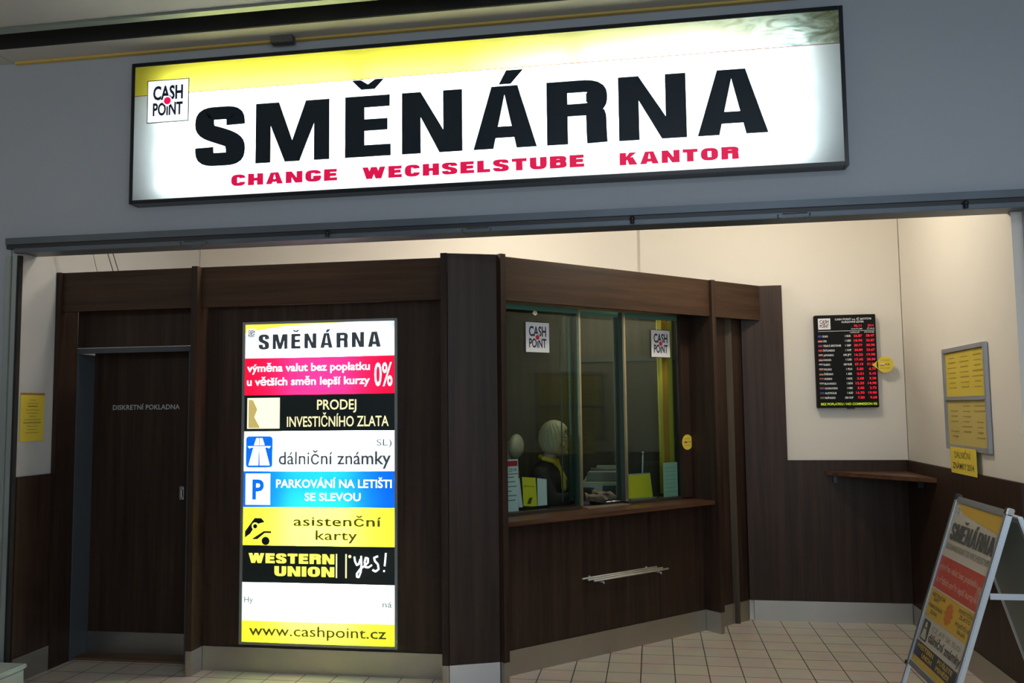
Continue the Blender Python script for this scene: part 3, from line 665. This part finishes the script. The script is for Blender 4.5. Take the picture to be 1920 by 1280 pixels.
R_ = [('EURO','1 EUR','26.87','28.47'),('USA','1 USD','18.95','23.87'),('VELKÁ BRITÁNIE','1 GBP','30.77','35.98'),('ŠVÝCARSKO','1 CHF','20.89','23.67'),('JAPONSKO','100 JPY','16.25','19.98'),('KANADA','1 CAD','17.45','20.30'),('RUSKO','100 RUB','37.15','51.90'),('POLSKO','1 PLN','5.85','6.75'),('ŠVÉDSKO','1 SEK','2.51','3.15'),('NORSKO','1 NOK','2.68','3.38'),('BULHARSKO','1 BGN','12.55','14.98'),('CHORVATSKO','1 HRK','3.05','3.72'),('AUSTRÁLIE','1 AUD','16.70','19.90'),('MAĎARSKO','100 HUF','7.85','9.68')]
FL = [('b','b'),('r','w'),('b','r'),('r','r'),('w','r'),('r','w'),('w','b'),('w','r'),('b','y'),('r','b'),('w','g'),('r','b'),('b','b'),('r','g')]
FC = dict(b=mat('flag_blue', (.03,.06,.25), .6), r=mat('flag_red', (.5,.05,.03), .6), w=mat('flag_white', (.5,.45,.42), .6), y=mat('flag_yellow', (.5,.4,.05), .6), g=mat('flag_green', (.05,.2,.08), .6))
for k, (n_, c_, b1, s1) in enumerate(R_):
    z = .548-k*.0368
    MB().box(-.207, -.175, yb-.001, yb, z+.008, z+.016).build('flag_upper_half', FC[FL[k][0]], eb)
    MB().box(-.207, -.175, yb-.001, yb, z, z+.0078).build('flag_lower_half', FC[FL[k][1]], eb)
    text(eb, n_, -.170, -.170+.0095*len(n_), z, .015, LCD, yb, .02)
    text(eb, c_, -.005-.0085*max(0, len(c_)-5), .038, z, .016, LCD, yb, .025)
    text(eb, b1, .122-.0125*len(b1), .122, z-.001, .018, LED, yb, .035)
    text(eb, s1, .212-.0125*len(s1), .212, z-.001, .018, LED, yb, .035)
text(eb, 'BEZ POPLATKU / NO COMMISSION 0%', -.203, .212, .020, .018, LEDY, yb, .03)
yc = thing('round_tag', 'round yellow tag pointing at the rate board from its right edge', 'sticker', (1.770, 6.995, 1.965))
MB().disc(0, 0, .062, .003, .003).flat([(-.095, -.003), (-.052, -.036), (-.052, .034)], .003, .003).build('tag_disc', YPAPER, yc)
MB().box(-.040, -.006, -.001, -.0002, -.001, .006).build('white_flag_half', WPAPER, yc); MB().box(-.040, -.006, -.001, -.0002, -.009, -.0015).build('red_flag_half', REDP, yc)
text(yc, 'RUB', .0, .032, -.006, .014, INKP, -.0008, .02); text(yc, 'VÝHODNÝ', -.034, .034, .028, .010, INKSOFT, -.0008, .01); text(yc, 'KURZ RUBLU', -.040, .040, -.032, .010, INKSOFT, -.0008, .01)

# corner shelf
sh = thing('corner_shelf', 'triangular dark wood shelf in the niche corner below the rate board', 'shelf', (0, 0, 1.118))
MB().prism([(1.30, 7.040), (1.903, 6.335), (1.903, 7.040)], 0, .030).build('shelf_board', WOODL, sh)
MB().box(1.36, 1.385, 7.02, 7.042, -.06, -.001).build('bracket', PLBLK, sh); MB().box(1.86, 1.90, 6.62, 6.645, -.06, -.001).build('bracket', PLBLK, sh)

# notice frame on the right wall (faces -X)
nf = thing('notice_frame', 'grey aluminium frame with two yellow notices on the right wall', 'frame', (1.905, 5.745, 1.364), -PI/2)
wv, hv = .372, .652
MB().box(-wv, -wv+.028, 0, .022, 0, hv).box(wv-.028, wv, 0, .022, 0, hv).box(-wv+.028, wv-.028, 0, .022, 0, .028).box(-wv+.028, wv-.028, 0, .022, hv-.028, hv).box(-wv+.028, wv-.028, 0, .022, .313, .338).build('frame_profile', mat('grey_blue_aluminium', (.36, .38, .42), .45, .5), nf, .002)
for z0, m_ in ((.339, NOTICE), (.029, YPAPER2)):
    p_ = MB().box(-wv+.029, wv-.029, .014, .021, z0, z0+.283).build('yellow_notice', m_, nf)
    q = MB()
    for c in range(3):
        for k in range(7):
            if random.random() < .85:
                wl = random.uniform(.04, .085); cx = -.22+c*.22; zz = z0+.245-k*.032
                q.box(cx-wl, cx+wl, .0125, .0138, zz, zz+random.choice((.005, .008)))
    q.build('printed_text', mat('faint_notice_text', (.34, .26, .035), .8) if z0 > .3 else bpy.data.materials['faint_notice_text'], p_)
nt_ = thing('yellow_note', 'bright yellow note with two lines of capitals hanging under the notice frame', 'note', (1.897, 5.79, 1.215), -PI/2)
MB().box(-.225, .225, .002, .004, 0, .165).build('sheet', YPAPER, nt_)
text(nt_, 'DÁLNIČNÍ', -.15, .13, .098, .040, INKP, .0012, .0); text(nt_, 'ZNÁMKY 2014', -.19, .18, .030, .038, INKP, .0012, .01)
MB().tube([(0,.003,.16),(0,.012,.18)], .003, 6).build('tape', YPAPER2, nt_)
# poster on the left wall (faces +X)
po = thing('yellow_poster', 'yellow paper poster on the left wall beside the booth', 'poster', (-3.958, 5.0, 1.485), PI/2)
MB().box(-.108, .108, -.003, -.0005, 0, .31).build('sheet', YPAPER, po)
MB().box(-.108, .108, -.004, -.0032, .296, .310).build('brown_heading', mat('brown_heading', (.35, .18, .03), .7), po)
q = MB()
for k, wd in enumerate((.03, .05, .045, .06, .05, .03, .075, .08, .05, .04, .06)): q.box(-wd, wd, -.0036, -.0031, .262-k*.021, .266-k*.021+(.004 if k in (2, 7) else 0))
q.build('printed_text', INKSOFT, po)

# ------------------------------------------------------------------ A-frame pavement sign (faces -X)
af = thing('a_frame_sign', 'free-standing aluminium A-board with a crowded exchange poster', 'sign', (1.245, 4.1925, 0), -PI/2)
# local: x = along the width (left +Y .. right), y = +X (depth). front leaf leans from y=-.197 (floor) to y=.205 (z=1.209)
tilt = math.atan2(.262, .796); LEN = 1.209/math.cos(tilt); wA = .315
leaf = Matrix.Translation((0, -.197, 0)) @ Matrix.Rotation(-tilt, 4, 'X')
def lp(mb, name, m_, bevel=0, par=af):
    o = mb.build(name, m_, par, bevel); o.matrix_local = leaf; return o
z0 = LEN-.838
PW = wA-.030
lp(MB().box(-wA, -wA+.030, -.012, .012, z0, LEN).box(wA-.030, wA, -.012, .012, z0, LEN).box(-wA+.030, wA-.030, -.010, .010, z0, z0+.032).box(-wA+.030, wA-.030, -.010, .010, LEN-.032, LEN), 'poster_frame', ALU, .004)
for s in (-1, 1):
    lp(MB().box(s*wA-.022 if s > 0 else -wA, wA if s > 0 else -wA+.022, -.009, .009, 0.012, z0-.001), 'front_leg', ALU, .003)
    lp(MB().box(s*(wA-.012)-.016, s*(wA-.012)+.016, -.017, .014, LEN-.020, LEN+.012), 'corner_cap', PLBLK if s < 0 else CHROME, .004)
    lp(MB().box(s*(wA-.006)-.010, s*(wA-.006)+.010, -.017, -.0125, z0-.004, z0+.012), 'corner_clip', PLBLK, .001)
lp(MB().box(-PW, PW, -.002, .004, z0+.032, LEN-.032), 'poster', mat('poster_shaded_white', (.40, .37, .31), .5))  # white darkened: shade of the side turned from the light is in the colour
rear = Matrix.Translation((0, .60, 0)) @ Matrix.Rotation(math.atan2(.60-.232, 1.195), 4, 'X')
def rp(mb, name, m_, bevel=0):
    o = mb.build(name, m_, af, bevel); o.matrix_local = rear; return o
LR = 1.24
rp(MB().box(-wA, -wA+.028, -.010, .010, .01, LR).box(wA-.028, wA, -.010, .010, .01, LR).box(-wA+.028, wA-.028, -.010, .010, LR-.03, LR).box(-wA+.028, wA-.028, -.01, .01, LR-.84, LR-.81), 'rear_frame', ALU, .003)
rp(MB().box(-wA+.028, wA-.028, -.004, .004, LR-.81, LR-.03), 'rear_board', mat('grey_green_backing', (.20, .23, .21), .6))
for s in (-1, 1): MB().box(s*(wA-.004)-.004, s*(wA-.004)+.004, -.197+.332*.85+.018, .60-.308*.85-.012, .850, .875).build('brace', ALU, af)
U = -PW; VV = LEN-.032; PH = .838-.064
def pv(f): return VV-PH*f
PY = -.0024
def pb(x0, x1, f0, f1, m_, name, dy=0): return lp(MB().box(x0, x1, PY-.0006-dy, PY-dy, pv(f1), pv(f0)), name, m_)
P_Y = mat('poster_orange_yellow', (.45, .28, .035), .5); P_R = mat('poster_red', (.36, .05, .035), .5); P_D = mat('poster_charcoal', (.04, .045, .055), .5); P_G = mat('poster_dark_text', (.07, .07, .06), .5); P_SF = mat('poster_soft_text', (.20, .18, .14), .5)  # poster inks also darkened, carrying the same shade in their colour
lp(MB().flat([(-PW, pv(.0)), (-PW, pv(.012)), (-PW+.12, pv(.055)), (PW, pv(.105)), (PW, pv(0))], PY, .0006), 'yellow_top_band', P_Y)
pb(-PW, PW, .335, .535, P_R, 'red_band'); pb(-PW, PW, .545, .715, P_Y, 'yellow_band'); pb(-PW, PW, .875, .965, P_D, 'charcoal_band'); pb(-PW, PW, .968, 1.0, P_Y, 'yellow_bottom_band')
def pt(body, x0, x1, f, cap, m_, bold=.01, hv_=False):
    if hv_: o = heavy(af, body, x0, x1, pv(f), cap, m_, PY-.001, stem=.30, bar=.16, gap=.18)
    else: o = text(af, body, x0, x1, pv(f), cap, m_, PY-.0012, bold)
    o.matrix_local = leaf; return o
pt('SMĚNÁRNA', -PW+.03, PW-.02, .225, .080, P_G, hv_=True)
pt('EXCHANGE KANTOR WECHSELSTUBE', -PW+.02, PW-.02, .285, .028, P_SF, .02)
pt('výměna valut bez poplatku', -PW+.02, PW-.07, .415, .030, mat('poster_pink_text', (.44, .27, .21), .5), .015); pt('u větších směn lepší kurzy', -PW+.02, PW-.07, .495, .030, bpy.data.materials['poster_pink_text'], .015); pt('0%', PW-.065, PW-.01, .495, .075, bpy.data.materials['poster_pink_text'], .02)
for i, (a, b_, f, tx) in enumerate(((-PW+.02, -.08, .585, 'ASISTENČNÍ'), (-.22, -.14, .612, 'KARTY'), (-PW+.02, -.08, .655, 'PARKOVÁNÍ'), (-.22, -.13, .690, 'SLEVA'), (.10, PW-.02, .585, 'INVESTIČNÍ'), (.12, PW-.03, .615, 'ZLATO'), (.10, PW-.02, .662, 'POJIŠTĚNÍ'), (.14, PW-.05, .695, 'ON-LINE'))): pt(tx, a, b_, f, .017, P_G, .015)
sn = MB()
for k in range(10):
    a = k*PI/5; sn.flat([(.0+.05*math.cos(a-.18), pv(.632)+.05*math.sin(a-.18)), (.0+.05*math.cos(a+.18), pv(.632)+.05*math.sin(a+.18)), (.0+.034*math.cos(a+.3), pv(.632)+.034*math.sin(a+.3)), (.0+.034*math.cos(a-.3), pv(.632)+.034*math.sin(a-.3))][::-1], PY-.001, .0005)
sn.disc(0, pv(.632), .034, PY-.001, .0005)
lp(sn, 'red_sunburst', mat('poster_orange_red', (.42, .13, .03), .5))
lp(MB().flat(rrect(-PW+.02, -PW+.115, pv(.860), pv(.735), .012), PY-.0008, .0006), 'motorway_symbol', P_G)
q = MB().flat([(-PW+.032, pv(.85)), (-PW+.103, pv(.85)), (-PW+.085, pv(.79)), (-PW+.05, pv(.79))], PY-.0016, .0005).flat([(-PW+.052, pv(.78)), (-PW+.083, pv(.78)), (-PW+.077, pv(.748)), (-PW+.058, pv(.748))], PY-.0016, .0005)
lp(q, 'motorway_drawing', bpy.data.materials['poster_shaded_white'])
pt('CZ AT SK SLO', -PW+.15, PW-.06, .775, .022, P_SF, .0); pt('dálniční známky', -PW+.135, PW-.02, .845, .042, P_G, .02)
pt('WESTERN', -PW+.02, -.03, .912, .022, P_Y, .03); pt('UNION', -.17, -.03, .952, .022, P_Y, .03); pt('POŠLETE', .03, .22, .912, .020, P_Y, .02); pt('PENÍZE', .03, .20, .952, .020, P_Y, .02)
lg = lp(MB().box(-PW+.012, -PW+.062, PY-.001, PY-.0004, pv(.075), pv(.012)), 'logo_card', mat('poster_grey_logo', (.42, .42, .38), .5))
o = text(af, 'CASH', -PW+.018, -PW+.056, pv(.040), .014, P_SF, PY-.0015, .01); o.matrix_local = leaf
o = text(af, 'POINT', -PW+.018, -PW+.056, pv(.066), .014, P_SF, PY-.0015, .01); o.matrix_local = leaf

# ------------------------------------------------------------------ seated person
SKIN = mat('skin', (.42, .26, .18), .55); HAIR = mat('blonde_hair', (.42, .36, .22), .6, var=.2, scale=40)
JACK = mat('dark_brown_jacket', (.030, .018, .016), .8); SCARF = mat('yellow_scarf', (.62, .44, .03), .7); TROU = mat('black_trousers', (.012, .012, .014), .8)
def limb(mb, P, R, n=14):
    for (a, b_), (r1, r2) in zip(zip(P, P[1:]), zip(R, R[1:])):
        mb.tube([a, b_], r1, n, True, r2)
    for p, r in zip(P, R): mb.ball(p, r, 14)
def remesh(mb, name, m_, parent, voxel, sm=4):
    o = mb.build(name, m_, None)
    md = o.modifiers.new('r', 'REMESH'); md.mode = 'VOXEL'; md.voxel_size = voxel
    s = o.modifiers.new('s', 'SMOOTH'); s.iterations = sm; s.factor = .5
    bpy.context.view_layer.update()
    me = bpy.data.meshes.new_from_object(o.evaluated_get(bpy.context.evaluated_depsgraph_get()))
    o.modifiers.clear(); o.data = me; me.name = name
    for p in me.polygons: p.use_smooth = True
    if not me.materials: me.materials.append(m_)
    o.parent = parent; return o
# local frame: +x = facing direction, +y = her left
pe = thing('person', 'person with fair hair, dark jacket and yellow scarf seated behind the counter glass', 'person', (-.80, 6.40, 0), -.12)
hc = Vector((.075, 0, 1.425))
mb = MB()
mb.ball(hc, .1, 24, (.94, .76, 1.12)).ball(hc+Vector((.035, 0, -.055)), .07, 20, (.85, .80, .95))
mb.ball(hc+Vector((.082, 0, -.095)), .022, 12, (1, 1.1, .8))                           # chin
mb.ball(hc+Vector((.098, 0, -.018)), .013, 12, (1.2, .85, 1.9)).ball(hc+Vector((.110, 0, -.034)), .011, 12, (1.0, 1.2, .8))  # nose
mb.ball(hc+Vector((.086, 0, .022)), .018, 12, (.6, 2.6, .55))                           # brow
mb.ball(hc+Vector((.088, 0, -.068)), .009, 12, (.7, 2.1, .7))                           # lips
for s in (-1, 1): mb.ball(hc+Vector((-.005, s*.077, -.010)), .020, 12, (.7, .35, 1.3)); mb.ball(hc+Vector((.068, s*.040, -.035)), .022, 12)
limb(mb, [(.045, 0, 1.33), (.015, 0, 1.26), (.0, 0, 1.20)], [.048, .050, .060])          # neck
limb(mb, [(.0, -.15, 1.175), (0, 0, 1.20), (.0, .15, 1.175)], [.060, .075, .060])
limb(mb, [(0, 0, 1.12), (-.02, 0, .98), (-.03, 0, .82), (-.03, 0, .76)], [.115, .105, .10, .12])
arms = []
for s, el, wr in ((-1, (.10, -.20, 1.00), (.315, -.085, 1.025)), (1, (.14, .21, 1.01), (.355, .075, 1.035))):
    limb(mb, [(.0, s*.165, 1.165), el, wr], [.052, .040, .026]); arms.append(((.0, s*.165, 1.165), el, wr))
    wr = Vector(wr); d = Vector((1, -.20*s, -.02)).normalized(); side = Vector((.2*s, 1, 0)).normalized()
    palm = wr+d*.050
    M3 = Matrix((d, side, d.cross(side))).transposed()
    mb.ball(palm, .042, 14, (1.05, .95, .36), M3)
    for k, (off, ln) in enumerate(((-.030, .062), (-.010, .072), (.010, .068), (.029, .052))):
        b0 = palm+d*.030+side*off; b1 = b0+d*ln*.50+Vector((0,0,.008)); b2 = b1+d*ln*.34+Vector((0,0,-.012)); b3 = b2+d*ln*.22+Vector((0,0,-.014))
        limb(mb, [b0, b1, b2, b3], [.0095, .0088, .0080, .0068], 8)
    t0 = wr+d*.022-side*s*.024*1; t1 = t0-side*s*.022+d*.026+Vector((0,0,-.004)); t2 = t1+d*.026-side*s*.006+Vector((0,0,-.008))
    limb(mb, [t0, t1, t2], [.0125, .0105, .0085], 8)
for s in (-1, 1): limb(mb, [(-.02, s*.09, .73), (.36, s*.10, .72), (.34, s*.10, .34), (.34, s*.10, .13)], [.085, .062, .048, .036]); mb.ball((.39, s*.10, .105), .045, 12, (1.9, .8, .7))
body = remesh(mb, 'body', SKIN, pe, .0042, 3)
# clothing
mb = MB()
limb(mb, [(.0, -.155, 1.170), (0, -.05, 1.205), (0, .05, 1.205), (.0, .155, 1.170)], [.070, .075, .075, .070])
limb(mb, [(.01, 0, 1.13), (0, 0, 1.0), (-.01, 0, .86), (-.02, 0, .78)], [.135, .125, .125, .14])
mb.ball((.02, -.06, 1.10), .085, 14).ball((.02, .06, 1.10), .085, 14)
for a, e, w_ in arms:
    a, e, w_ = Vector(a), Vector(e), Vector(w_); c = e.lerp(w_, .86)
    limb(mb, [a, e, c], [.066, .052, .040])
remesh(mb, 'jacket', JACK, pe, .008, 4)
mb = MB()
for s in (-1, 1): limb(mb, [(-.02, s*.09, .735), (.36, s*.10, .725), (.34, s*.10, .34), (.34, s*.10, .16)], [.098, .074, .060, .052])
remesh(mb, 'trousers', TROU, pe, .01, 3)
# hair: cap around the back and top, with a gathered lump behind
bmh = bmesh.new(); bmesh.ops.create_uvsphere(bmh, u_segments=96, v_segments=64, radius=1)
for v in list(bmh.verts):
    c = v.co.copy()
    d = c.normalized().dot(Vector((.93, 0, -.36)).normalized())
    if d > .63+.03*math.sin(9*math.atan2(c.y, c.z)) or c.z < -.86: bmh.verts.remove(v)
for v in bmh.verts:
    wv_ = 1+.016*math.sin(26*math.atan2(v.co.y, v.co.x+.3)+4*v.co.z)+.012*math.sin(11*math.atan2(v.co.y, v.co.x))
    v.co = Vector((v.co.x*.112*wv_-.006, v.co.y*.098*wv_, v.co.z*.128+.012))+hc
me = bpy.data.meshes.new('hair'); bmh.to_mesh(me); bmh.free(); me.materials.append(HAIR)
for p in me.polygons: p.use_smooth = True
ho = bpy.data.objects.new('hair', me); COL.objects.link(ho); ho.parent = pe; sd = ho.modifiers.new('s', 'SOLIDIFY'); sd.thickness = .014; sd.offset = 0
for s in (-1, 1):
    MB().ball(hc+Vector((.088, s*.031, .004)), .0095, 12).build('eye', mat('eye_white', (.5, .48, .45), .3) if s < 0 else bpy.data.materials['eye_white'], pe, smooth=True)
    e = MB().ball(hc+Vector((.0955, s*.031, .003)), .0045, 10).build('iris', NAVY, pe, smooth=True)
MB().ball(hc+Vector((.0945, 0, -.068)), .0060, 12, (.6, 3.0, .75)).build('lips', mat('lips', (.40, .12, .10), .5), pe, smooth=True)
mb = MB()
limb(mb, [(.075, -.05, 1.27), (.10, .0, 1.225), (.075, .05, 1.27), (.0, .065, 1.29), (-.04, 0, 1.30), (.0, -.065, 1.29), (.075, -.05, 1.27)], [.018]*7, 10)
limb(mb, [(.10, -.01, 1.225), (.135, -.03, 1.15), (.145, -.04, 1.07)], [.020, .024, .020], 10); limb(mb, [(.10, .0, 1.225), (.14, .0, 1.14)], [.018, .022], 10)
remesh(mb, 'scarf', SCARF, pe, .005, 2)
# office chair
CH = mat('beige_chair_leather', (.40, .35, .24), .5); CHB = PLBLK
oc = thing('office_chair', 'high-backed beige office chair behind the seated person', 'chair', (-.86, 6.42, 0), -.12)
mb = MB().box(-.17, .32, -.24, .24, .60, .65); mb.build('seat', CH, oc, .02)
MB().ball((-.215, 0, 1.05), .1, 24, (.42, 2.15, 3.7)).build('backrest', CH, oc, smooth=True)
MB().ball((-.16, -.02, 1.375), .1, 20, (.50, 1.25, .95)).build('headrest', CH, oc, smooth=True)
MB().tube([(-.20, 0, .60), (-.25, 0, .80)], .02, 10).build('back_support', CHB, oc)
MB().tube([(.07, 0, .10), (.07, 0, .598)], .028, 14).build('gas_column', CHROME, oc)
for k in range(5):
    a = k*2*PI/5; MB().tube([(.07, 0, .10), (.07+.28*math.cos(a), .28*math.sin(a), .065)], .02, 8, True, .013).ball((.07+.28*math.cos(a), .28*math.sin(a), .028), .028, 12).build('base_leg', CHB, oc)
for s in (-1, 1): MB().box(-.10, .12, s*.27-.02, s*.27+.02, .80, .825).tube([(0, s*.27, .80), (0, s*.25, .645)], .012, 8).build('armrest', CHB, oc)

# ------------------------------------------------------------------ lamps and added fill lights
def area(name, loc, rot, sx, sy, P, c):
    l = bpy.data.lights.new(name, 'AREA'); l.shape = 'RECTANGLE'; l.size = sx; l.size_y = sy; l.energy = P; l.color = c
    o = bpy.data.objects.new(name, l); COL.objects.link(o); o.location = loc; o.rotation_euler = rot; return o
WARM = (1.0, .90, .74)
def bulb(loc, P, c, r=.10):
    l = bpy.data.lights.new('niche_lamp', 'POINT'); l.energy = P; l.color = c; l.shadow_soft_size = r
    o = bpy.data.objects.new('niche_lamp', l); COL.objects.link(o); o.location = loc; return o
bulb((.82, 5.80, 3.16), 37, WARM)
bulb((-1.2, 5.95, 3.16), 34, WARM)
bulb((-2.3, 5.33, 3.16), 26, (1, .90, .80), .05)
area('hall_lamp', (.8, .8, 3.88), (0, 0, 0), 3.0, 2.0, 55, (.80, .89, 1.0))
area('hall_cool_fill', (1.6, -2.6, 2.3), (PI/2, 0, .06), 5.0, 2.2, 130, (.70, .85, 1.0))  # unseen fill added behind the camera, lifts the fascia more than the floor
area('fascia_fill', (-4.6, 2.2, 2.7), (PI/2+.9, 0, -.1), 2.0, .4, 9, (1.0, .93, .80))  # unseen panel added to lift the left fascia, tilted so the floor stays dark
area('booth_fill', (-.35, 6.55, 2.54), (0, 0, 0), .5, .2, 3.8, (1, 1.0, .82))  # dim light added inside the booth to show the face and desk items
wd = bpy.data.worlds.new('world'); SC.world = wd; wd.use_nodes = True
wd.node_tree.nodes['Background'].inputs[0].default_value = (.55, .62, .70, 1); wd.node_tree.nodes['Background'].inputs[1].default_value = .10

# ------------------------------------------------------------------ camera
cd = bpy.data.cameras.new('camera'); cam = bpy.data.objects.new('camera', cd); COL.objects.link(cam); SC.camera = cam
cd.sensor_fit = 'HORIZONTAL'; cd.sensor_width = 36; cd.lens = 1613.3/1920*36; cd.clip_start = .05
yaw, pitch, roll = [math.radians(a) for a in (9.245, 4.543, -.668)]
fo = Vector((-math.sin(yaw)*math.cos(pitch), math.cos(yaw)*math.cos(pitch), math.sin(pitch)))
r0 = Vector((math.cos(yaw), math.sin(yaw), 0)); u0 = r0.cross(fo)
rr = r0*math.cos(roll)+u0*math.sin(roll); uu = -r0*math.sin(roll)+u0*math.cos(roll)
M = Matrix((rr, uu, -fo)).transposed().to_4x4(); M.translation = (0, 0, 1.65); cam.matrix_world = M
vs = SC.view_settings; vs.view_transform = 'Standard'; vs.look = 'None'; vs.exposure = 0; vs.gamma = 1
try: vs.use_curve_mapping = False
except Exception: pass
